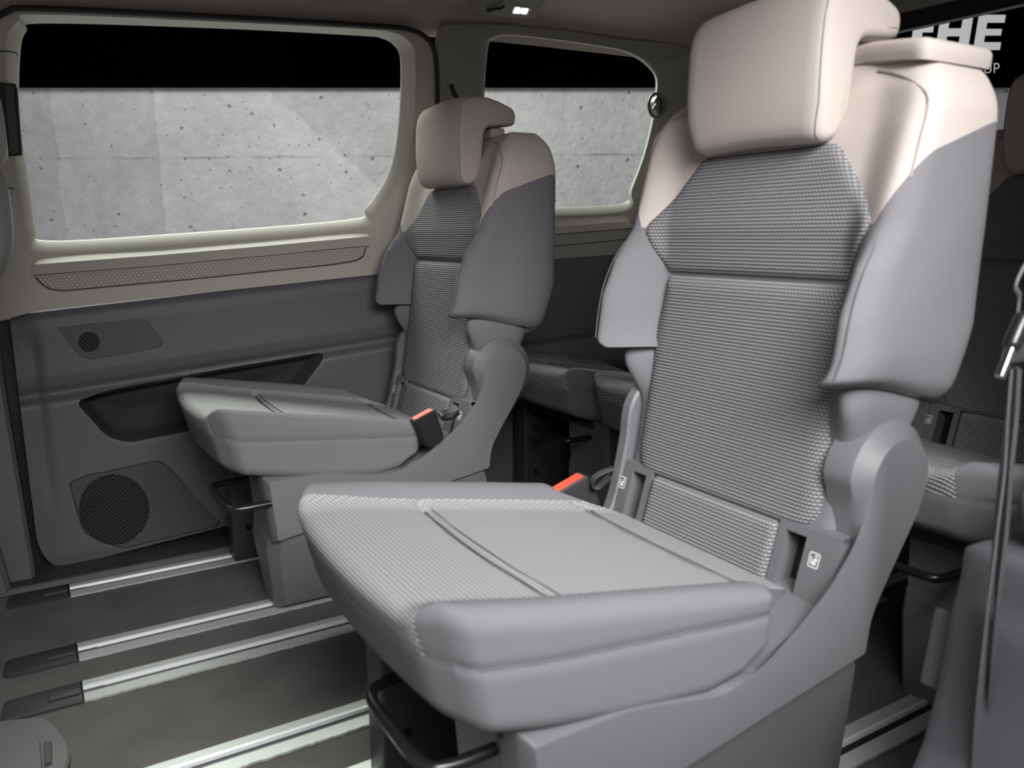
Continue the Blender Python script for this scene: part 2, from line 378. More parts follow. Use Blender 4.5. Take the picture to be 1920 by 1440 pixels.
def doorgrid():
    xs = np.linspace(-.045, 1.02, 190); ts = np.linspace(.012, .648, 128); V = []; inside = []
    for i, X in enumerate(xs):
        for t in ts:
            x = X; tt = t
            # rounded lower front corner
            if t < .12: lo = -.045+.055*(1-math.sqrt(max(0, 1-((.12-t)/.11)**2))) if t > .012 else .01; x = lo+(X+.045)*(1.02-lo)/1.065
            sd = sdpoly((x, tt), pock)
            if abs(sd) < .0043:
                gx_ = (sdpoly((x+.001, tt), pock)-sd)/.001; gz_ = (sdpoly((x, tt+.001), pock)-sd)/.001; x -= gx_*sd; tt -= gz_*sd
            V.append((x, doorY(x, tt), tt+SL*x)); inside.append(sd < .0043)
    n = len(ts); Fd = []; Fp = []
    for i in range(len(xs)-1):
        for j in range(n-1):
            f = (i*n+j, (i+1)*n+j, (i+1)*n+j+1, i*n+j+1); (Fp if all(inside[k] for k in f) and sdpoly((sum(V[k][0] for k in f)/4, sum(V[k][2]-SL*V[k][0] for k in f)/4), pock) < 0 else Fd).append(f)
    # thickness rim at the free front edge
    return V, Fd, Fp, n
V, Fd, Fp, n_ = doorgrid()
base = len(V); V2 = list(V)
for j in range(n_): V2.append((V[j][0]+.004, V[j][1]+.06, V[j][2]))
rim = [(j, j+1, base+j+1, base+j) for j in range(n_-1)]
def compact(V, Fs):
    u = sorted({i for f in Fs for i in f}); mp = {a: b for b, a in enumerate(u)}
    return [V[i] for i in u], [tuple(mp[i] for i in f) for f in Fs]
a, b = compact(V2, Fd+rim); mesh('door_panel', a, b, dplast, door1, ang=60)
a, b = compact(V, Fp); mesh('storage_pocket', a, b, felt, door1, ang=60)
box('pocket_clip', onY(170, 785, 2.205), (.009, .004, .014), black, door1, .002)
def wallplate(name, pix, m, off, th=.004, r=6, parent=door1, uvs=True, k=4, Yb=None):
    px = roundpoly(pix, r, k)
    def q(x, y, o):
        P = onY(x, y, 2.17)
        for _ in range(3): P = onY(x, y, doorY(P[0], P[2]-SL*P[0])+o)
        return P
    vs = [q(x, y, off) for x, y in px]+[q(x, y, off+th) for x, y in px]; n = len(px)
    fs = [tuple(range(n)), tuple(range(n, 2*n))]+[(i, (i+1) % n, n+(i+1) % n, n+i) for i in range(n)]
    uv = lambda c: (c.x, c.z-SL*c.x)
    return mesh(name, vs, fs, m, parent, True, 30, uv)
twp = [(111, 615), (255, 599), (275, 602), (305, 642), (297, 651), (172, 673), (150, 666)]
wallplate('tweeter_grille', [(x+(x-205)*.02, y+(y-636)*.03) for x, y in twp], black, -.0015, r=5)
wallplate('tweeter_cover', twp, grs, -.0035, r=5)
def circ(cx, cy, rx, ry, n=28, tilt=0): return [(cx+rx*math.cos(2*math.pi*i/n)*1-ry*math.sin(2*math.pi*i/n)*tilt, cy+ry*math.sin(2*math.pi*i/n)) for i in range(n)]
wallplate('tweeter_holes', circ(167, 641, 20, 19), grl, -.0045, r=.5, k=1)
spk = [(131, 905), (160, 893), (296, 864), (312, 874), (410, 978), (404, 986), (238, 1026), (215, 1023), (162, 1000), (152, 980)]
wallplate('speaker_surround', [(x+(x-255)*.02, y+(y-950)*.02) for x, y in spk], black, -.0008, r=8)
wallplate('speaker_cover', spk, grs, -.0025, r=8)
wallplate('speaker_holes', circ(214, 955, 66, 66), grl, -.0045, r=.5, k=1)

# --- rings around windows
G1 = [(56, 350), (67, 430), (90, 451), (300, 440), (649, 412), (685, 390), (725, 330), (742, 270), (750, 180), (750, 110), (738, 85), (715, 72), (672, 67), (400, 53), (82, 44), (50, 58), (38, 100), (37, 220)]
M1 = [(40, 360), (50, 452), (85, 475), (300, 461), (655, 431), (705, 402), (750, 335), (767, 275), (775, 180), (775, 100), (760, 74), (733, 61), (680, 55), (400, 41), (75, 28), (36, 40), (15, 85), (15, 220)]
O1 = [(-60, 400), (-60, 597), (85, 581), (300, 558), (655, 520), (720, 513), (800, 505), (818, 300), (818, 180), (815, 110), (803, 77), (765, 57), (680, 49), (400, 33), (75, 18), (10, 24), (-40, 60), (-60, 220)]
def ring(name, rings, m, parent, n=5, ang=50):
    """rings: list of (pixel polygon, wall offset)"""
    R = []
    for P, o in rings:
        c = catmull(P, n); R.append([onW(x, y, o) for x, y in c])
    N = len(R[0]); vs = [v for r in R for v in r]
    fs = [(a*N+i, a*N+(i+1) % N, (a+1)*N+(i+1) % N, (a+1)*N+i) for a in range(len(R)-1) for i in range(N)]
    return mesh(name, vs, fs, m, parent, True, ang)
def mid(A, B, t): return [(a[0]*(1-t)+b[0]*t, a[1]*(1-t)+b[1]*t) for a, b in zip(A, B)]
ring('window_surround', [(O1, .03), (O1, .0), (mid(O1, M1, .5), -.004), (mid(O1, M1, .93), -.004), (M1, .001), (mid(M1, G1, .9), .030), (G1, .036), (G1, .05)], trimb, door1)
def pane(name, P, off, parent=None, label=None):
    c = catmull(P, 5); A = [onW(x, y, off) for x, y in c]; B = [onW(x, y, off+.004) for x, y in c]; n = len(A)
    return mesh(name, A+B, [tuple(range(n)), tuple(range(n, 2*n))]+[(i, (i+1) % n, n+(i+1) % n, n+i) for i in range(n)], glass, parent, False)
cx, cy = 400, 250
w1 = pane('window_1', [(x+(x-cx)*.012, y+(y-cy)*.015) for x, y in G1], .042)
tag(w1, 'large side window of the left sliding door', kind='structure')
# ledge shelf, below the window
def shelf(name, top, front, bot, m, parent, o0, o1, o2):
    """top edge row at wall offset o0, front edge row o1, bottom row o2"""
    n = len(top); vs = [onW(x, y, o0) for x, y in top]+[onW(x, y, o1) for x, y in front]+[onW(x, y, o1+.002) for x, y in mid(front, bot, .25)]+[onW(x, y, o2) for x, y in bot]
    fs = [(a*n+i, a*n+i+1, (a+1)*n+i+1, (a+1)*n+i) for a in range(3) for i in range(n-1)]
    # end caps
    vs += [onW(*top[0], .01), onW(*bot[0], .01), onW(*top[-1], .01), onW(*bot[-1], .01)]; k = 4*n
    fs += [(0, n, 2*n, 3*n, k+1, k), (n-1, 2*n-1, 3*n-1, 4*n-1, k+3, k+2)]
    return mesh(name, vs, fs, m, parent, True, 25)
tp = [(82, 478), (300, 464), (500, 448), (655, 433), (680, 431)]
fr = [(64, 496), (300, 478), (500, 461), (660, 446), (693, 443)]
bo = [(60, 516), (300, 497), (500, 479), (660, 463), (694, 461)]
shelf('window_ledge', tp, fr, bo, trimb, door1, .006, -.024, -.018)
vent = [(66, 517), (300, 497), (500, 479), (686, 461), (680, 480), (665, 488), (620, 495), (350, 523), (120, 544), (95, 541), (80, 532)]
def onplate(name, pix, m, off, th, parent, r=5, uv=True):
    px = roundpoly(pix, r, 3); n = len(px); vs = [onW(x, y, off) for x, y in px]+[onW(x, y, off+th) for x, y in px]
    return mesh(name, vs, [tuple(range(n)), tuple(range(n, 2*n))]+[(i, (i+1) % n, n+(i+1) % n, n+i) for i in range(n)], m, parent, True, 30, (lambda c: (c.x, c.z-SL*c.x)))
onplate('vent_rim', [(x+(x-370)*.008, y+(2.2 if y > 485+(370-x)*.06 else -1.5)) for x, y in vent], stitch, -.0060, .003, door1)
onplate('vent_strip', vent, grb, -.0085, .003, door1)
# horizontal seams of the front upright of the surround
for ya, yb in ((96, 104), (352, 357)):
    tube('trim_seam', [onW(-60, ya, -.004), onW(20, ya+1, -.005), onW(44 if ya > 300 else 34, yb, .012)], .0016, stitch, door1, 6, 3)
# rubber seal
sealp = [(818, 420), (818, 300), (818, 180), (815, 110), (803, 77), (765, 56), (680, 48), (400, 32), (75, 17), (10, 23), (-40, 60)]
tube('door_seal', [onW(x+2, y-1, -.003) for x, y in sealp], .0065, black, door1, 8, 5)
# pull handle module at the door's front edge
hm = empty('door_handle', tuple(onW(20, 225, -.01)), 'black vertical door pull at the front edge of the left sliding door window', 'door handle')
onplate('handle_recess', [(-40, 150), (30, 157), (42, 292), (-40, 296)], black, -.006, .01, hm, 4)
onplate('handle_grip', [(8, 160), (26, 163), (36, 286), (20, 290)], darkm, -.022, .014, hm, 3)
onplate('handle_trim', [(30, 164), (33, 165), (42, 285), (38, 287)], blackm, -.018, .010, hm, 1)

# --- rear left wall with quarter window
wl = empty('wall_left', (1.6, 2.19, 0), 'rear left side wall beside the third row', None, None, 'structure')
G2 = [(905, 392), (1000, 390), (1160, 383), (1180, 355), (1205, 290), (1222, 220), (1229, 164), (1226, 141), (1210, 122), (1187, 106), (1160, 95), (1075, 81), (985, 70), (945, 68), (925, 75), (916, 87), (909, 164), (905, 280)]
M2 = [(893, 405), (1000, 404), (1172, 395), (1195, 362), (1216, 295), (1234, 222), (1240, 164), (1236, 137), (1218, 116), (1193, 101), (1163, 90), (1077, 76), (985, 65), (942, 62), (917, 68), (905, 80), (899, 164), (893, 280)]
O2 = [(815, 505), (1000, 489), (1260, 466), (1330, 430), (1350, 300), (1350, 220), (1350, 164), (1330, 120), (1290, 92), (1240, 80), (1165, 74), (1078, 60), (985, 50), (930, 46), (870, 46), (819, 60), (817, 164), (817, 300)]
M2 = M2[:3]+mid(G2, M2, .3)[3:]
ring('quarter_surround', [(O2, .03), (O2, .0), (mid(O2, M2, .94), -.004), (M2, .002), (mid(M2, G2, .9), .030), (G2, .036), (G2, .05)], trimp, wl)
w2 = pane('window_2', [(x+(x-1070)*.02, y+(y-230)*.03) for x, y in G2], .042); tag(w2, 'left rear quarter window behind the left second row seat', kind='structure')
tp = [(1010, 407), (1100, 403), (1172, 399)]; fr = [(1010, 428), (1100, 421), (1180, 415)]; bo = [(1010, 441), (1100, 434), (1190, 427)]
shelf('quarter_ledge', tp, fr, bo, trimb, wl, .004, -.022, -.016)
tube('belt_line_seam', [onW(1010, 464, -.004), (onW(1100, 456, -.004)), onW(1260, 440, -.004)], .0014, stitch, wl, 6, 3)
def quadplate(name, P, m, parent, th=.02, ax=1, smooth=False):
    A = [np.array(p, float) for p in P]; B = [p+np.array([th if ax == 0 else 0, th if ax == 1 else 0, th if ax == 2 else 0]) for p in A]; n = len(A)
    return mesh(name, A+B, [tuple(range(n)), tuple(range(n, 2*n))]+[(i, (i+1) % n, n+(i+1) % n, n+i) for i in range(n)], m, parent, smooth, 30)
quadplate('lower_panel', [(1.0, 2.185, 0), (2.3, 2.185, 0), (2.3, 2.185, .80), (1.0, 2.185, .722)], dplast, wl)
prism('arm_shelf', roundpoly([(2.19, .50), (2.13, .49), (2.12, .40), (2.19, .30)], .02), [(-.65, 0), (.65, 0)], dplast, wl,
      tf=lambda x, y, z: (1.65+y, x, z+.06*(y)))
quadplate('rear_belt', [(2.05, 2.18, .74), (2.3, 2.18, .74), (2.3, 2.12, 1.42), (2.05, 2.12, 1.42)], trimp, wl, .02)
# front left pillar ahead of the sliding door
pl = empty('wall_front', (-.3, 2.2, 0), 'dark front left pillar ahead of the sliding door', None, None, 'structure')
prism('pillar_panel', roundpoly([(-.62, 0.0), (-.055, 0.0), (-.068, .40), (-.075, .655), (-.62, .60)], .02), [(2.24, 0), (2.165, 0), (2.155, .008)], dplast, pl)
prism('pillar_foot', roundpoly([(-.62, 0.0), (-.105, 0.0), (-.125, .17), (-.20, .22), (-.62, .24)], .02), [(2.16, 0), (2.12, .0), (2.11, .01)], dplast, pl)
quadplate('pillar_backing', [(-1.2, 2.26, 0), (1.05, 2.26, 0), (1.05, 2.26, .66), (-1.2, 2.26, .60)], black, pl, .02)
quadplate('upper_pillar', [(-1.2, 2.20, .60), (-.10, 2.20, .66), (-.10, 2.14, 1.27), (-1.2, 2.14, 1.20)], trimp, pl, .02)

# --- sill strip
sill = prism('trim_1', roundpoly([(2.11, 0.), (2.12, .016), (2.23, .020), (2.23, 0)], .004), [(-1.0, 0), (.45, 0), (2.2, 0)], capm, tf=lambda x, y, z: (y, x, z))
tag(sill, 'black plastic sill strip along the foot of the left sliding door', kind='structure')

# --- ceiling
def ztop(x): return lerp([(-1.3, 1.22), (0, 1.318), (.45, 1.352), (1.0, 1.392), (1.3, 1.405), (1.8, 1.412), (2.35, 1.41)], x)
rowsY = [(2.16, -.03), (2.135, 0), (2.10, .035), (2.04, .060), (1.95, .078), (1.75, .092), (1.3, .10), (.8, .09), (.55, .06), (.45, 0), (.42, -.06)]
xs = np.linspace(-1.3, 2.4, 30); vs = []; fs = []
for x in xs:
    for y, dz in rowsY: vs.append((x, y, ztop(x)+dz))
for x in xs:
    for y, dz in rowsY: vs.append((x, y, ztop(x)+dz+.04))
nr = len(rowsY); nx_ = len(xs); K = nr*nx_
for i in range(nx_-1):
    for j in range(nr-1):
        q = (i*nr+j, (i+1)*nr+j, (i+1)*nr+j+1, i*nr+j+1); fs += [q, tuple(K+k for k in q)]
for i in range(nx_-1):
    for j in (0, nr-1): fs.append((i*nr+j, (i+1)*nr+j, K+(i+1)*nr+j, K+i*nr+j))
for j in range(nr-1):
    for i in (0, nx_-1): fs.append((i*nr+j, i*nr+j+1, K+i*nr+j+1, K+i*nr+j))
ceil = mesh('ceiling', vs, fs, headl, None, True, 50); tag(ceil, 'brown grey cloth headliner of the van', kind='structure')

# --- rear door (tailgate)
XT = 2.3
d2 = empty('door_2', (XT, 1.3, 0), 'tailgate with dark framed rear window', None, None, 'structure')
def hl(x, y): return onX(x, y, XT)
A0 = hl(1700, 57); A1 = hl(1920, 9); slope = (A1[2]-A0[2])/(A1[1]-A0[1])
zt = lambda Y: A0[2]+slope*(Y-A0[1])
gx = XT
def frame_quad(name, P, m, th): return quadplate(name, P, m, d2, th, 0)
frame_quad('tailgate_header', [(gx-.03, 2.2, zt(2.2)+.045), (gx-.03, .3, zt(.3)+.045), (gx-.03, .3, 1.60), (gx-.03, 2.2, 1.60)], trimp, .05)
frame_quad('tailgate_gasket', [(gx-.02, 2.0, zt(2.0)-.002), (gx-.02, .42, zt(.42)-.002), (gx-.02, .42, zt(.42)+.047), (gx-.02, 2.0, zt(2.0)+.047)], blackm, .03)
frame_quad('tailgate_side', [(gx-.02, 2.2, 0), (gx-.02, 1.88, 0), (gx-.02, 1.82, 1.45), (gx-.02, 2.2, 1.5)], trimp, .04)
frame_quad('tailgate_side', [(gx-.02, .3, 0), (gx-.02, .55, 0), (gx-.02, .60, 1.40), (gx-.02, .3, 1.5)], trimp, .04)
frame_quad('tailgate_panel', [(gx-.02, 2.2, 0), (gx-.02, .3, 0), (gx-.02, .3, .80), (gx-.02, 2.2, .80)], dplast, .04)
w3 = quadplate('window_3', [(gx+.01, 1.9, .78), (gx+.01, .5, .78), (gx+.01, .5, zt(.5)+.02), (gx+.01, 1.9, zt(1.9)+.02)], glass, None, .004, 0)
tag(w3, 'tailgate window seen behind the near seat backrest', kind='structure')

# --- rear right side trim (wheel arch) and belt
wr = empty('wall_right', (1.2, .45, 0), 'dark grey rear right wheel arch trim beside the door opening', None, None, 'structure')
def yp(x, y, Y=.5): p = onY(x, y, Y); return (p[0], p[2])
o = [yp(1803, 1010), yp(1790, 1100), yp(1775, 1150), yp(1763, 1225), yp(1750, 1290), yp(1722, 1395), yp(1702, 1440), yp(1675, 1520), (.80, 0), (2.3, 0), (2.3, .60), yp(1960, 840), yp(1925, 880), yp(1903, 930), yp(1893, 992), yp(1850, 1003)]
o = [p for p in o]
prism('arch_panel', roundpoly(o, .02, 3), [(.36, 0), (.485, 0), (.50, .010)][::1], dplast, wr, 40)
o2 = [yp(1775, 1145, .52), yp(1745, 1288, .52), yp(1762, 1297, .52), yp(1772, 1230, .52), yp(1782, 1150, .52)]
prism('sill_cover', o2, [(.51, 0), (.53, 0), (.535, .002)], dplast, wr)
prism('seat_side_pod', roundpoly([yp(1897, 960, .46), yp(1900, 920, .46), yp(1915, 880, .46), yp(1960, 850, .46), (1.9, .56), (1.9, .2), yp(1940, 1080, .46), yp(1905, 1020, .46)], .012, 3), [(.42, 0), (.455, .01)], dplast, wr)
quadplate('rear_panel', [(1.45, .40, .5), (2.3, .40, .5), (2.3, .42, 1.45), (1.15, .42, 1.45)], trimp, wr, -.03)
prism('belt_pillar', roundpoly([(1.14, .50), (1.50, .50), (1.50, 1.45), (1.16, 1.45)], .02, 3), [(.36, 0), (.415, 0), (.425, .010)], trimp, wr, 40)
quadplate('outer_skin', [(1.0, .34, -.05), (2.35, .34, -.05), (2.35, .34, 1.5), (1.25, .34, 1.5)], black, wr, -.02)

# --- outside: concrete wall and black fascia parallel to each other, across the yard
fh = np.array([math.cos(AZ), math.sin(AZ), 0]); D = 5.5
def onBG(x, y, dd=0.):
    d = ray(x, y); return CO+d*((D+dd)/(d@fh))
def bguv(P0):
    ax = r0
    return lambda c: (float((np.array(c)-P0)@ax), float(c[2]-P0[2]))
Q0 = onBG(1920, 163)
cw = [onBG(-700, 163), onBG(2700, 163), onBG(2700, 163)*[1, 1, 0]+[0, 0, -.45], onBG(-700, 163)*[1, 1, 0]+[0, 0, -.45]]
cwb = [p+fh*.2 for p in cw]
xs0 = onBG(960, 163)
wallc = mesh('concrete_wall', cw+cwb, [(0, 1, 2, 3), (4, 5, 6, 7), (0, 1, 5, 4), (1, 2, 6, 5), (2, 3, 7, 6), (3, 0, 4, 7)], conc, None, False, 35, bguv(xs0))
tag(wallc, 'pitted light grey concrete wall standing outside the van windows', 'wall')
fa = empty('black_fascia', tuple(xs0), 'black signboard above the concrete wall with white lettering', 'sign')
fp = [onBG(-700, 163, -.03), onBG(2700, 163, -.03), onBG(2700, -260, -.03), onBG(-700, -260, -.03)]
mesh('board', fp+[p+fh*.2 for p in fp], [(0, 1, 2, 3), (4, 5, 6, 7), (0, 1, 5, 4), (1, 2, 6, 5), (2, 3, 7, 6), (3, 0, 4, 7)], bgblack, fa, False)
def z7(x, y): return 1600+x/4.8, y/4.8
def letter(name, polys):
    vs = []; fs = []
    for P in polys:
        k = len(vs); n = len(P); A = [onBG(*z7(*p), -.034) for p in P]; B = [onBG(*z7(*p), -.05) for p in P]
        vs += A+B; fs += [tuple(range(k, k+n)), tuple(range(k+n, k+2*n))]+[(k+i, k+(i+1) % n, k+n+(i+1) % n, k+n+i) for i in range(n)]
    mesh(name, vs, fs, white2, fa, False)
sh = lambda x, y: (x-(y-133)*.165, y)
def S(P): return [sh(*p) for p in P]
letter('letter', [S([(1130, 133), (1373, 133), (1373, 205), (1217, 205), (1217, 260), (1359, 260), (1359, 320), (1217, 320), (1217, 380), (1371, 380), (1371, 450), (1130, 450)])])
letter('letter', [S([(788, 133), (876, 133), (876, 255), (990, 255), (990, 133), (1083, 133), (1083, 450), (990, 450), (990, 327), (876, 327), (876, 450), (788, 450)])])
letter('letter', [S([(560, 133), (742, 133), (742, 292), (650, 292), (650, 375), (742, 375), (742, 450), (560, 450)])])
letter('letter', [[(1233, 568), (1242, 568), (1242, 640), (1225, 657), (1190, 657), (1178, 640), (1178, 568), (1187, 568), (1187, 636), (1196, 649), (1222, 649), (1233, 636)]])
letter('letter', [[(1265, 568), (1274, 568), (1274, 656), (1265, 656)], [(1274, 568), (1300, 568), (1314, 580), (1314, 607), (1300, 620), (1274, 620), (1274, 612), (1296, 612), (1305, 603), (1305, 584), (1296, 577), (1274, 577)]])

# ================================================================== RAILS
Y6, GP, PS = .7305, .1655, .3345
RC = [Y6+1+PS, Y6+1, Y6+.5+PS, Y6+.5, Y6+PS, Y6]
rl = ['aluminium floor rail nearest the left sliding door', 'aluminium floor rail under the foot cover of the left seat', 'third aluminium floor rail from the left door', 'fourth aluminium floor rail, passing left of the near seat leg', 'aluminium floor rail under the black leg of the near seat', 'aluminium floor rail beside the right door opening, behind the near seat']
HW = .038
for i, yc in enumerate(RC):
    rr = empty('floor_rail', (.9, yc, 0), rl[i], 'floor rail', 'aluminium seat rails let into the carpet')
    x0, x1 = .012, 2.2; p = [(HW, 0), (HW, .004), (.013, .0045), (.0125, .004), (.0125, 0)]
    def ext(name, prof_, m, xa=x0, xb=x1):
        n = len(prof_); vs = [(x, yc+a_, b_) for x in (xa, xb) for a_, b_ in prof_]
        mesh(name, vs, [tuple(range(n)), tuple(range(n, 2*n))]+[(k, (k+1) % n, n+(k+1) % n, n+k) for k in range(n)], m, rr, False)
    ext('flange', p, alu)
    # ragged carpet edge on the near flange
    nn = 260; xs_ = np.linspace(x0, 1.6, nn); vv = []
    for x in xs_: e = -HW+random.uniform(-.0015, .0015); vv += [(x, yc-.010, 0), (x, yc-.010, .0045), (x, yc+e, .0042), (x, yc+e, 0)]
    ff = [(4*a_+k, 4*a_+(k+1) % 4, 4*a_+4+(k+1) % 4, 4*a_+4+k) for a_ in range(nn-1) for k in range(4)]+[(0, 1, 2, 3), (4*nn-4, 4*nn-3, 4*nn-2, 4*nn-1)]
    mesh('flange', vv, ff, alu, rr, False)
    ext('lip', [(.013, 0), (.013, .0075), (.0065, .0075), (.0050, .002), (.0050, 0)], alub)
    ext('slot', [(.005, 0), (.005, .0012), (-.010, .0012), (-.010, 0)], black, x0+.035)
    ext('slot_end', [(.005, 0), (.005, .0025), (-.010, .0025), (-.010, 0)], capm, x0-.002, x0+.035)
    c = roundpoly([(-.118, -HW+.001), (x0, -HW-.001), (x0, HW+.001), (-.112, HW-.002)], [.02, .001, .001, .012], 4)
    cp = [(a_, b_) for a_, b_ in c]
    prism('end_cap', cp, [(0, 0), (.004, 0), (.0055, .003)], capm, rr, tf=lambda x, y, z: (x, yc+z, y))
    box('cap_block', (-.018, yc-.003, .007), (.026, .011, .004), capm, rr, .002)
# tray in the foreground left
ty = empty('floor_tray', tuple(onZ(60, 1400, 0)), 'grey moulded plastic tray set in the carpet at the front of the floor', 'tray')
to = [onZ(x, y, .012)[:2] for x, y in ((-90, 1362), (0, 1351), (72, 1345), (100, 1355), (128, 1392), (131, 1420), (122, 1445), (100, 1520), (-90, 1560))]
to = catmull(to, 4)
ti = [onZ(x, y, .012)[:2] for x, y in ((-90, 1400), (0, 1384), (55, 1373), (68, 1380), (77, 1395), (80, 1440), (75, 1500), (-90, 1535), (-90, 1480))]
ti = roundpoly(ti, .01, 3)
trm = mat('grey_tray_plastic', (.085, .083, .085), .5, bump=.3, bscale=900)
def flip(x, y, z): return (x, z, y)
prism('tray_body', to, [(.0, 0), (.010, 0), (.013, .004)], trm, ty, tf=flip)
prism('tray_insert', ti, [(.013, 0), (.017, .002)], trm, ty, tf=flip)
lb = [onZ(x, y, .018)[:2] for x, y in ((82, 1388), (97, 1388), (97, 1428), (83, 1432))]
prism('tray_badge', lb, [(.013, 0), (.0175, .001)], capm, ty, tf=flip)

# ================================================================== SEATS
fc = [(.585, .812), (.62, .808), (.72, .822), (.78, .848), (.83, .886), (.88, .902), (.95, .922), (1.0, .943), (1.055, .985)]
bk = [(.585, 1.045), (.60, 1.056), (.70, 1.090), (.95, 1.092), (1.02, 1.088), (1.055, 1.07)]
xsf = [(.38, .842), (.45, .873), (.55, .889), (.64, .900), (.755, .914), (.83, .915), (.935, .938), (1.0, .955), (1.055, .99)]
def recw(y): return 1-sm(.165, .236, abs(y))
def frontX(y, z):
    f = lerp(fc, max(z, .585)); c = lerp(xsf, z)
    if z < .60: return c
    return f+(max(c-f, 0))*recw(y)
DROP = [0.]
def back_warp(x, y, z):
    t = x/.16+.5; Z = .82+z-DROP[0]*sm(.88, 1.04, .82+z)*sm(.10, .22, abs(y))                       # box z in [-.235,.235]
    X = frontX(y, Z)*(1-t)+lerp(bk, Z)*t
    low = 1-sm(.585, .68, Z)
    Z2 = Z+low*(.040*(1-t)-.004+.006*math.sin(t*5.5))
    k = sm(.955, 1.058, Z); yy = y*(1-.15*k**1.5)
    yy *= 1-.03*low-.09*sm(.635, .585, Z)**1.5
    # side seam line near the front edge of each bolster
    return (X, yy, Z2)
def top_round(y): return 0
SPLITN = Vector((-.33, -1.8, 1)).normalized()
def qf(pt, n):   # side of the colour border (positive = beige)
    return pt[2]-(.885+.33*(pt[0]-.905)+1.8*(abs(pt[1])-.245))
# cushion profile tables
ctop = [(.25, .462), (.28, .466), (.35, .455), (.45, .434), (.6, .405), (.745, .376), (.84, .352)]
cbol = [(.25, .476), (.30, .484), (.42, .464), (.58, .436), (.715, .411), (.84, .392)]
cbot = [(.25, .360), (.30, .350), (.38, .334), (.51, .310), (.62, .299), (.67, .308), (.70, .328), (.73, .340), (.84, .33)]
def cush_warp(x, y, z):
    s = x/.46+.5; hw = abs(y)
    xe = .722+.112*(1-sm(.165, .215, hw)); xf = .262+.020*(hw/.25)**2+.018*sm(.19, .25, hw)
    X = xf+(xe-xf)*s
    t = z/.13+.5                                 # 0 bottom .. 1 top
    X += (1-t)*.030*(1-s)**2
    zt_ = lerp(ctop, X)+(lerp(cbol, X)-lerp(ctop, X))*sm(.165, .225, hw)*(1-.0*s)
    zb_ = lerp(cbot, X)
    g = 0
    if hw < .235:
        for xs_, dp in ((.45, .009), (.745, .007)): g += dp*(1-sm(.18, .197, hw))*math.exp(-((X-xs_-.012*(hw/.19)**2)/.0065)**2)
        g += .003*math.exp(-((hw-.192)/.004)**2)
    Z = zb_+(zt_-zb_)*t-g*sm(.7, 1, t)
    # lower seam groove round the sides and front
    dpl = Z-(.424-.105*(X-.28))
    e = .0025*math.exp(-(dpl/.006)**2)
    yy = y*(1-.055*sm(.42, .27, X)*1)*(1-.02*(1-t))
    if abs(y) > .235: yy -= math.copysign(e, y)
    X += e*.6*sm(.3, .0, s)*sm(-.2, .2, .23-abs(y))
    return (X, yy, Z)
HRP = [(.925, .936), (.906, .942), (.897, .962), (.892, 1.02), (.895, 1.09), (.905, 1.122), (.928, 1.139), (.98, 1.140), (1.03, 1.126), (1.048, 1.116), (1.053, 1.10), (1.049, 1.081), (1.035, 1.076), (.988, 1.072), (.972, 1.066), (.965, 1.048), (.960, 1.0), (.955, .965), (.946, .944)]
ARM0 = [(1.0, .443), (.935, .352), (.915, .318), (.906, .268), (.385, .188), (.372, .335), (.50, .333), (.60, .325), (.655, .352), (.725, .397), (.795, .430), (.838, .448), (.858, .478)]
AW = lambda p: .35 if p[0] < .6 or p[1] < .30 else 1+.9*sm(.62, .70, p[0])*sm(.86, .82, p[0])*(p[1] > .34)
ARM1 = [(1.0, .443), (.935, .352), (.915, .318), (.906, .268), (.78, .25), (.800, .315), (.832, .36), (.848, .42), (.860, .475)]
ARMO = [(1.0, .443), (.935, .352), (.915, .318), (.906, .268), (.385, .188), (.372, .335), (.50, .333), (.62, .312), (.77, .300), (.835, .335), (.864, .385), (.876, .43), (.877, .475)]
ARMP = [(.985, .452), (.925, .362), (.903, .325), (.897, .276), (.392, .196), (.380, .327), (.50, .328), (.64, .300), (.702, .318), (.760, .352), (.816, .390), (.862, .436), (.882, .476)]
DISC = [(.943+.081*math.cos(math.radians(a_)), .503+.081*math.sin(math.radians(a_))) for a_ in (172, 155, 135, 112, 90, 65, 40, 15, -8, -30)]

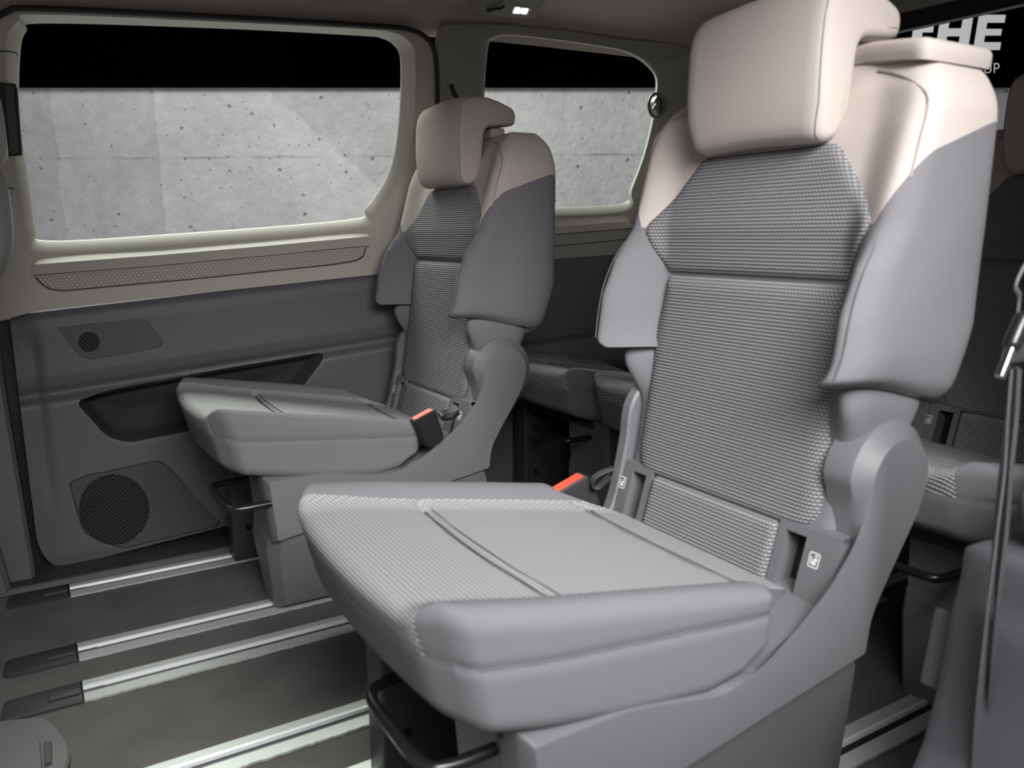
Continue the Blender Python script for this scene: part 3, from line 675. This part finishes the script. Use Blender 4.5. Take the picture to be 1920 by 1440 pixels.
def make_seat(yc, label, cat, group, side=-1, bar=(-.02, -.19), button=redm, full=True, cap=False):
    root = empty('passenger_seat', (.65, yc, 0), label, cat, group); DROP[0] = .014 if cap else 0.
    T = lambda bm: bmesh.ops.translate(bm, vec=(0, yc, 0), verts=bm.verts)
    # --- backrest main body, cut along the colour border
    bm = rbox(.08, .256, .235, .030, 14, 64, 60, 5, back_warp)
    for s_ in (1, -1):
        no = Vector((-.33, -1.8*s_, 1)); co = Vector((.905, .245*s_, .885))
        half = [f for f in bm.faces if f.calc_center_median().y*s_ >= 0]
        g = list({v for f in half for v in f.verts})+list({e for f in half for e in f.edges})+half
        bmesh.ops.bisect_plane(bm, geom=g, plane_co=co, plane_no=no, dist=1e-6)
    bmesh.ops.bisect_plane(bm, geom=bm.verts[:]+bm.edges[:]+bm.faces[:], plane_co=(0, 0, .831), plane_no=(0, 0, 1), dist=1e-6)
    isb = lambda c, n: qf(c, n) > 0 and c.z > .831
    be = split(bm, isb); gr = split(bm, lambda c, n: not isb(c, n)); bm.free()
    T(be); T(gr)
    frombm('backrest', gr, fabric, root, ang=60)
    frombm('shoulder_cover', be, beige, root, ang=60)['label'] = 'beige upper backrest cover'
    # lower body under the bolsters
    def lw(x, y, z):
        Z = .53+z; t = x/.1+.5; X = (lerp(xsf, Z)-.001-.05*sm(.15, .22, abs(y))*sm(.53, .62, Z))*(1-t)+(1.03 if Z > .6 else lerp([(.40, .95), (.6, 1.03)], Z))*t
        return (X, yc+y*lerp([(.40, .98), (.5, .99), (.54, 1.01), (.575, 1.04), (.605, 1.06), (.64, 1.06)], Z), Z)
    frombm('lower_backrest', rbox(.05, .218, .115, .028, 6, 30, 14, 4, lw), fabric, root, ang=60)
    # ribbed pads
    U = lambda c: (c.y, c.z)
    p1 = roundpoly([(.170, .757), (.214, .832), (.124, .938), (-.124, .938), (-.214, .832), (-.170, .757)], [.004, .012, .01, .01, .012, .004], 3)
    fx = lambda y, z: frontX(y-yc, z)
    def fx2(y, z):   # pad surface follows the recess
        c = lerp(xsf, z); return c+(frontX(y-yc, z)-c)*sm(.58, .70, z)+.004
    pad('upper_rib_panel', [(a_+yc, b_) for a_, b_ in p1], lambda y, z: fx(y, z)+.001, ribf, root, uv=U, puff=.006)
    p2 = roundpoly([(.188, .424), (.185, .60), (.171, .7555), (-.171, .7555), (-.185, .60), (-.188, .424)], [.05, .05, .003, .003, .05, .05], 5)
    pad('lower_rib_panel', [(a_+yc, b_) for a_, b_ in p2], fx2, ribf, root, uv=U, puff=.014, edge=.03)
    # side seam piping on bolsters
    for s_ in (1, -1):
        pts = [back_warp(-.0706, s_*.2464, z-.82) for z in np.linspace(.885, .965, 4)]
        pts += [back_warp(-.0714-.009*min(1,a_), s_*(.2474-.085*(1-math.cos(a_))), .155+.060*math.sin(a_)) for a_ in np.linspace(.2, 1.5, 7)]
        pts = [(p[0]-.0010, yc+p[1], p[2]) for p in pts]
        tube('side_seam', pts, .0017, seamb, root, 5, 2)
        bp_ = [(.212, .826), (.226, .822), (.237, .805), (.240, .775), (.2415, .73), (.2415, .68), (.241, .63)]
        tube('bolster_seam', [tuple(np.array(back_warp(-.0785, s_*a_, b_-.82))+[.0005, yc, 0]) for a_, b_ in bp_], .0009, stitch2, root, 5, 3)
    # --- headrest
    hp = catmull(HRP, 2)
    tfh = lambda x, y, z: (x, yc+y*(1-.10*sm(1.0, .93, z)), z+.006*(1-(y/.125)**2))
    prism('headrest', hp, [(-.128, .015), (-.1265, .009), (-.122, .004), (-.114, .001), (-.10, 0), (-.03, -.001), (.03, -.001), (.10, 0), (.114, .001), (.122, .004), (.1265, .009), (.128, .015)], beige, root, 70, tf=tfh)
    box('headrest_collar', (1.018, yc, 1.060), (.020, .095, .016), beige, root, .005)
    for s_ in (-1, 1):
        sp = [(p[0], yc+s_*.1215*(1-.10*sm(1.0, .93, p[1])), p[1]) for p in offs(hp, -.004)]
        tube('headrest_seam', sp, .0008, stitch2, root, 5, 0, True)
    if cap:
        cpz = roundpoly([(.982, .12), (.982, -.12), (.957, -.185), (.947, -.232), (1.088, -.236), (1.090, .12)], [.02, .03, .03, .02, .014, .02], 5)
        prism('top_cap', cpz, [(1.042, .002), (1.050, 0), (1.060, 0), (1.065, .003), (1.068, .010)], beige, root, 60, tf=lambda x, y, z: (x, yc+z, y-.17*max(0, abs(z)-.13)))['label'] = 'beige lid on the backrest top'
    # --- cushion
    bm = rbox(.23, .252, .065, .022, 90, 56, 26, 5, cush_warp)
    top = split(bm, lambda c, n: False)
    top.free()
    for s_ in (1, -1): bmesh.ops.bisect_plane(bm, geom=bm.verts[:]+bm.edges[:]+bm.faces[:], plane_co=(0, .192*s_, 0), plane_no=(0, 1, 0), dist=1e-6)
    bmesh.ops.bisect_plane(bm, geom=bm.verts[:]+bm.edges[:]+bm.faces[:], plane_co=(.28, 0, .424), plane_no=(.105, 0, 1), dist=1e-6)
    inr = lambda c, n: abs(c.y) < .192 and (c.z-(.424-.105*(c.x-.28))) > 0 and (n.z > .15 or c.x < .32) or (abs(c.y) < .192 and c.x > .4 and n.z > .3)
    tp_ = split(bm, inr); bd = split(bm, lambda c, n: not inr(c, n)); bm.free(); T(tp_); T(bd)
    frombm('cushion', bd, fabric, root, ang=60)
    frombm('cushion_rib_panel', tp_, ribc, root, ang=60, uv=lambda c: (c.y, c.x+c.z))
    for s_ in (-1, 1):
        pts = []
        for xb in np.linspace(-.215, .20, 24):
            best = None
            for zb in np.linspace(-.045, .05, 60):
                q = cush_warp(xb, s_*.252, zb); e_ = abs(q[2]-(.424-.105*(q[0]-.28)))
                if best is None or e_ < best[0]: best = (e_, q)
            pts.append((best[1][0], yc+best[1][1], best[1][2]))
        tube('cushion_seam', pts, .0009, stitch2, root, 5, 2)
    prism('side_shelf', [(.655, .29), (.70, .316), (.80, .345), (.87, .352), (.87, .29)], [(.125, 0), (.236, 0)], plast, root, tf=lambda x, y, z: (x, yc-y, z))
    for X0_, r_, m_, dz_ in ((.452, .0018, stitch, -.0080), (.461, .0012, fabric, -.0012), (.741, .0010, fabric, -.0010), (.750, .0010, fabric, -.0010)):
        tube('cross_seam', [(X0_+.012*(y_/.19)**2, yc+y_, lerp(ctop, X0_+.012*(y_/.19)**2)+dz_+.001) for y_ in np.linspace(-.188, .188, 15)], r_, m_, root, 6, 2)
    # --- side arms with recliner discs and base cover
    for s_ in (-1, 1):
        tf = (lambda x, y, z, s_=s_: (x, yc+s_*y, z))
        if s_ > 0:
            prism('side_arm', roundpoly(ARM1+DISC, .03, 4), [(.205, .004), (.209, 0), (.226, 0), (.234, .005), (.2485, .021), (.249, .024)], plast, root, 24, tf=tf)
            continue
        DP = [(.943+(a_-.943)*.73, .503+(b_-.503)*.73) for a_, b_ in DISC]; rr_ = [.02]*3+[.006]*3+[.02]*7+[.025]*10
        PO = [np.array(p) for p in roundpoly(ARMO+DISC, rr_, 4)]; PP = [np.array(p) for p in roundpoly(ARMP+DP, rr_, 4)]; n = len(PO)
        rings = [(.190, PO), (.224, PO), (.230, [a_*.93+b_*.07 for a_, b_ in zip(PO, PP)]), (.2455, [a_*.08+b_*.92 for a_, b_ in zip(PO, PP)]), (.2490, offs(PP, -.0012)), (.2494, offs(PP, -.004))]
        vs = [tf(p[0], y_, p[1]) for y_, P_ in rings for p in P_]
        fs = [(a_*n+i, a_*n+(i+1) % n, (a_+1)*n+(i+1) % n, (a_+1)*n+i) for a_ in range(len(rings)-1) for i in range(n)]+[tuple(range(n)), tuple(range(5*n, 6*n))]
        mesh('side_arm', vs, fs, plast, root, True, 24)
    lo = [(.386, .21), (.380, .16), (.402, 0), (.985, 0), (.908, .262), (.897, .285)]
    prism('foot_cover', lo, [(-.065, .004), (-.07, 0), (-.20, 0), (-.239, .018)], plast, root, 24, tf=lambda x, y, z: (x, yc+(y*(.72+.28*sm(0, .20, z)) if y < -.08 else y), z))
    prism('upper_cover', [(.387, .20), (.378, .325), (.62, .298), (.80, .33), (.88, .28)], [(-.07, 0), (-.234, 0)], plast, root, 24, tf=lambda x, y, z: (x, yc+y, z))
    box('rail_leg', (.50, yc+.20, .155), (.118, .032, .155), darkm, root, .006)
    for bz in (.09, .235): tube('leg_bolt', [(.42, yc+.166, bz), (.42, yc+.171, bz)], .008, blackm, root, 10, 0)
    box('seat_pan', (.56, yc, .318), (.19, .20, .012), darkm, root, .006)
    y0, y1 = bar
    tube('adjuster_bar', [(.52, yc+y0+.01, .283), (.40, yc+y0+.01, .283), (.325, yc+y0+.008, .283), (.300, yc+y0-.015, .283), (.299, yc+(y0+y1)/2, .280), (.303, yc+y1+.015, .278), (.325, yc+y1-.004, .278), (.40, yc+y1-.006, .28), (.52, yc+y1-.006, .283)], .0075, blackm, root, 10, 4)
    # --- insert panel between the arms with the two anchor pockets
    ins = roundpoly([(-.130, .315), (.130, .315), (.130, .428), (-.130, .428)], .006, 2)
    pad('lumbar_insert', [(a_+yc, b_) for a_, b_ in ins], lambda y, z: .857-.30*(.43-z), ribw, root, uv=U, puff=.003, edge=.012, skirt=.01)
    def bar_(nm, ya, yb, za, zb, m_=plast, dx=0, th=.014):
        v = []
        for z_ in (za, zb):
            xf = .857-.30*(.43-z_)+dx
            for x_, y_ in ((xf, ya), (xf, yb), (xf+th, yb), (xf+th, ya)): v.append((x_, yc+y_, z_))
        mesh(nm, v, [(0, 1, 2, 3), (4, 5, 6, 7), (0, 1, 5, 4), (1, 2, 6, 5), (2, 3, 7, 6), (3, 0, 4, 7)], m_, root, False)
    for s_ in (-1, 1):
        bar_('pocket_frame', s_*.133, s_*.146, .31, .436, plast, -.002, .04)
        bar_('pocket_frame', s_*.146, s_*.180, .424, .436, plast, -.002, .04)
        bar_('pocket_frame', s_*.180, s_*.231, .31, .436, plast, -.002, .04)
        bar_('pocket_floor', s_*.146, s_*.180, .31, .345, plast, -.001, .04)
        bar_('anchor_pocket', s_*.146, s_*.180, .34, .425, black, .032, .01)
    bar_('cross_panel', -.231, .231, .429, .437, plast, .002, .05)
    # anchor symbols (rounded white frame with a small child-seat figure)
    for s_ in (-1, 1):
        cxs = s_*.199; zc = .400
        def fx_(y_, z_): return (.857-.30*(.43-z_)-.0028, yc+y_, z_)
        h_ = .0098; fr_ = roundpoly([(cxs-h_*.85, zc-h_), (cxs+h_*.85, zc-h_), (cxs+h_*.85, zc+h_), (cxs-h_*.85, zc+h_)], .003, 3)
        inn = offs(fr_, -.0016); n = len(fr_)
        vs_ = [fx_(*p) for p in fr_]+[fx_(*p) for p in inn]
        vs_ += [(a_+.001, b_, c_) for a_, b_, c_ in vs_]
        fs_ = [(i, (i+1) % n, n+(i+1) % n, n+i) for i in range(n)]+[(2*n+i, 2*n+(i+1) % n, 3*n+(i+1) % n, 3*n+i) for i in range(n)]
        k = len(vs_)
        for P in ([(-.0045, .004), (-.001, .004), (-.001, .007), (-.0045, .007)], [(-.005, -.003), (.001, -.001), (.0035, -.003), (.002, -.006), (-.004, -.006)], [(.0035, .0035), (.0055, .0035), (.0055, -.0055), (.0035, -.0055)], [(-.0055, .003), (-.001, .003), (.002, -.001), (-.0055, -.001)]):
            q = [fx_(cxs+a_*.9, zc+b_) for a_, b_ in P]; kk = len(vs_); m_ = len(q)
            vs_ += q+[(a_+.001, b_, c_) for a_, b_, c_ in q]; fs_ += [tuple(range(kk, kk+m_)), tuple(range(kk+m_, kk+2*m_))]
        mesh('anchor_symbol', vs_, fs_, whitem, root, False)
    return root
near = make_seat(.85, 'right second row seat nearest the camera, with a lid on its backrest top', 'seat', 'second row seats with beige headrests', bar=(.0, -.165), cap=True)
far = make_seat(1.86, 'left second row seat beside the left sliding door', 'seat', 'second row seats with beige headrests', bar=(-.065, -.235))
# stowed details near seat : buckle
def buckle(root, top0, top1, bot0, bot1, Y, th, button, body):
    """top edge px top0-top1, bottom px; a slab of thickness th at lateral position Y"""
    P = [onY(*p, Y) for p in (top0, top1, bot1, bot0)]; c2 = [(p[0], p[2]) for p in P]
    pl_ = roundpoly(c2, [.004, .004, .010, .010], 3)
    b_ = empty('_', (0, 0, 0)); bpy.data.objects.remove(b_)
    bk_ = prism('belt_buckle', pl_, [(Y+th, .003), (Y+th-.003, 0), (Y+.003, 0), (Y, .003)], body, root, 35)
    u = np.array(c2[1])-np.array(c2[0]); v = np.array(c2[3])-np.array(c2[0]); v /= np.linalg.norm(v); a0 = np.array(c2[0])+u*.08; a1 = np.array(c2[0])+u*.90
    rp = [a0-v*.002, a1-v*.002, a1+v*.012, a0+v*.012]
    r = prism('release_button', rp, [(Y+th-.004, 0), (Y+.004, 0)], button, None, 35)
    r.parent = bk_; r.matrix_parent_inverse = Matrix.Translation(-bk_.location-bk_.parent.location) if False else Matrix.Identity(4)
    r.matrix_parent_inverse = Matrix.Identity(4); r.location = (0, 0, 0)
    return bk_, r
def fixpar(r, bk_):
    bpy.context.view_layer.update(); r.matrix_parent_inverse = bk_.matrix_world.inverted()
bk1, r1 = buckle(far, (776, 790), (817, 768), (802, 842), (835, 825), 1.585, .026, redm2, black); fixpar(r1, bk1)
bk2, r2 = buckle(near, (1040, 928), (1103, 891), (1082, 1000), (1135, 955), 1.115, .028, redm, darkm); fixpar(r2, bk2)
def op(x, y, Y): return onY(x, y, Y)
ribbon('strap_loop', [op(858, 764, 1.60), op(842, 772, 1.60), op(826, 776, 1.60), op(826, 783, 1.60), op(842, 782, 1.60), op(858, 772, 1.60)], np.array([.0, .010, .004]), black, far)
ribbon('strap_loop', [op(1150, 878, 1.085), op(1128, 886, 1.09), op(1112, 898, 1.10), op(1108, 912, 1.11), op(1120, 914, 1.11), op(1136, 900, 1.095), op(1150, 884, 1.085)], np.array([.004, .012, -.002]), webb, near)
box('strap_slot', op(1150, 886, 1.10), (.004, .006, .012), black, near, .001)
box('strap_slot', op(857, 770, 1.612), (.003, .004, .010), black, far, .001)
# small stitched tag on the near cushion side
box('side_tag', op(1073, 1208, .603), (.006, .002, .004), webb, near, .0015)
# third row : copies
def copy_tree(o, parent=None):
    c = o.copy(); C.objects.link(c)
    if parent:
        mi = o.matrix_parent_inverse.copy(); c.parent = parent; c.matrix_parent_inverse = mi
    for ch in o.children: copy_tree(ch, c)
    return c
third = [(1.882, 'third row seat on the left, its cushion showing behind the left second row seat'), (1.367, 'middle third row seat, mostly hidden behind the near seat backrest'), (.852, 'third row seat on the right, beside the hanging seat belt')]
for y_, lab in third:
    c = copy_tree(near); c.location = (.65+.885, y_, 0); c['label'] = lab; c['group'] = 'third row seats'
    for ch in list(c.children):
        if ch.name.split('.')[0] in ('top_cap', 'side_tag', 'belt_buckle', 'strap_loop', 'strap_slot'):
            for g in list(ch.children): bpy.data.objects.remove(g)
            bpy.data.objects.remove(ch)
    if y_ > 1.0:   # headrest pushed fully down on the two seats further left
        for ch in c.children:
            if ch.name.startswith('headrest'): ch.location.z -= .03

# --- front seat edge at the left of the picture
fs_ = empty('front_seat', (-.35, 1.86, 0), 'driver seat at the left picture edge, only its rounded back edge showing', 'seat')
def shift(dx, dz, warp): 
    return lambda x, y, z: tuple(np.array(warp(x, y, z))+[dx, 1.86, dz])
frombm('backrest', rbox(.08, .245, .235, .06, 8, 16, 16, 5, lambda x, y, z: (-.078+x*.8-2.8*max(0, .12-z)**2, 1.83+y*.95, .73+z)), mat('front_seat_grey', (.26, .26, .27), .9, bump=.3, bscale=700, spec=.15), fs_, ang=70)
frombm('headrest', rbox(.05, .13, .07, .04, 4, 8, 6, 5, lambda x, y, z: (-.058+x, 1.83+y, 1.02+z)), beige, fs_, ang=70)

# --- ceiling reading lamp
cl = empty('ceiling_lamp', tuple(onZ(960, 10, 1.44)), 'rectangular reading lamp switched on in the headliner above the quarter window', 'lamp')
def onC(x, y, dz=0):      # on the headliner's side slope
    d = ray(x, y); n = np.array([-.03, .62, 1.]); c0 = np.array([1.25, 2.04, ztop(1.25)+.060]); return CO+d*(((c0-CO)@n)/(d@n))+np.array([0, -.3*dz, -dz])
def cplate(name, px, m, dz, th, r, parent=cl):
    p = roundpoly(px, r, 4); n = len(p); A = [onC(x, y, dz) for x, y in p]; B = [onC(x, y, dz-th) for x, y in p]
    return mesh(name, A+B, [tuple(range(n)), tuple(range(n, 2*n))]+[(i, (i+1) % n, n+(i+1) % n, n+i) for i in range(n)], m, parent, True, 30)
lampm = mat('lamp_housing', (.20, .185, .165), .5)
cplate('lamp_bezel', [(868, -22), (1030, -22), (1022, 2), (998, 34), (980, 33), (900, 25), (882, 14)], headl, .004, .03, 10)
cplate('lamp_housing', [(872, -20), (1026, -20), (1016, 2), (994, 29), (978, 28), (902, 21), (888, 12)], lampm, .010, .03, 9)
lf = cplate('lens_frame', [(962, 3), (996, 7), (989, 22), (956, 19)], trimb, .012, .01, 2)
le = bpy.data.materials.new('lit_lens'); le.use_nodes = True; b_ = le.node_tree.nodes['Principled BSDF']
b_.inputs['Emission Color'].default_value = (1, 1, .97, 1); b_.inputs['Emission Strength'].default_value = 2.2; b_.inputs['Base Color'].default_value = (.9, .9, .9, 1)
cplate('lit_lens', [(965, 5), (975, 6), (974, 17), (960, 16)], le, .0135, .004, 2)
cplate('lit_lens', [(977, 7), (990, 8), (986, 18), (975, 17)], le, .0135, .004, 2)
tube('coat_hook', [onC(912, 12, .014), onC(926, 6, .016), onC(936, 4, .018), onC(944, -2, .018)], .004, blackm, cl, 8, 4)

# --- belt guide on the rear left pillar
bg = empty('belt_guide', tuple(onW(1236, 200, -.03)), 'dark round belt guide on the rear left pillar beside the quarter window', 'belt guide')
gm = mat('olive_grey_plastic', (.10, .11, .09), .35)
def disc(name, px, py, off, r, th, m, parent, ex=1.):
    c = onW(px, py, off); n = 24; vs = [(c[0]+r*ex*math.cos(2*math.pi*i/n), c[1]+k*th, c[2]+r*math.sin(2*math.pi*i/n)) for k in (0, 1) for i in range(n)]
    return mesh(name, vs, [tuple(range(n)), tuple(range(n, 2*n))]+[(i, (i+1) % n, n+(i+1) % n, n+i) for i in range(n)], m, parent, True, 30)
disc('guide_disc', 1240, 196, -.035, .030, .03, gm, bg)
c_ = onW(1230, 198, -.04)
tube('guide_ring', [(c_[0]+.030*math.cos(a_), c_[1], c_[2]+.036*math.sin(a_)) for a_ in np.linspace(0, 2*math.pi, 13)[:-1]], .005, gm, bg, 8, 3, True)
c_ = onW(1226, 205, -.047)
tube('guide_clip', [(c_[0]+.008, c_[1], c_[2]+.016), (c_[0]-.005, c_[1], c_[2]), (c_[0]+.010, c_[1], c_[2]-.018)], .0025, chrome, bg, 8, 4)
ph = empty('belt_hook', tuple(onW(850, 172, -.02)), 'black coat hook on the pillar between the two left windows', 'hook')
onplate('hook_recess', [(838, 158), (868, 160), (868, 188), (838, 188)], trimp, -.006, .006, ph, 4)
tube('hook_arm', [onW(846, 160, -.01), onW(850, 172, -.02), onW(858, 186, -.02)], .006, black, ph, 8, 4)

# --- seat belt hanging at the right
sb = empty('seat_belt', tuple(onY(1890, 700, .5)), 'dark seat belt hanging down the rear right pillar at the picture edge', 'seat belt')
YB = .44
wx = np.array([.014, .0, .003])
ribbon('upper_webbing', [(1.08, .44, 1.33), (1.04, .44, 1.10), (1.00, .44, .92), op(1919, 500, YB), op(1912, 560, YB), op(1904, 620, YB)], np.array([.008, .004, .001]), webl, sb)
def wv(a_): return np.array([a_, .006, 0])
ribbon('front_webbing', [op(1897, 690, YB), op(1889, 780, YB), op(1880, 880, YB), op(1869, 980, YB), op(1857, 1100, YB), op(1846, 1220, YB), op(1838, 1330, YB), op(1832, 1460, YB)], [wv(.011), wv(.010), wv(.007), wv(.008), wv(.011), wv(.015), wv(.019), wv(.023)], webl, sb)
ribbon('rear_webbing', [op(1908, 690, YB), op(1903, 780, YB), op(1893, 870, YB), op(1884, 980, YB), op(1872, 1100, YB), op(1864, 1220, YB), op(1858, 1330, YB), op(1852, 1460, YB)], [wv(.008), wv(.008), wv(.007), wv(.006), wv(.008), wv(.012), wv(.014), wv(.016)], webb, sb, .002)
box('belt_stop', op(1908, 622, YB-.01), (.009, .008, .022), blackm, sb, .008, Matrix.Rotation(math.radians(32), 3, 'Y'))
box('belt_tongue', op(1885, 680, YB-.012), (.004, .004, .017), chrome, sb, .002, Matrix.Rotation(math.radians(28), 3, 'Y'))
box('belt_tongue_grip', op(1903, 662, YB-.008), (.016, .006, .010), darkm, sb, .004)
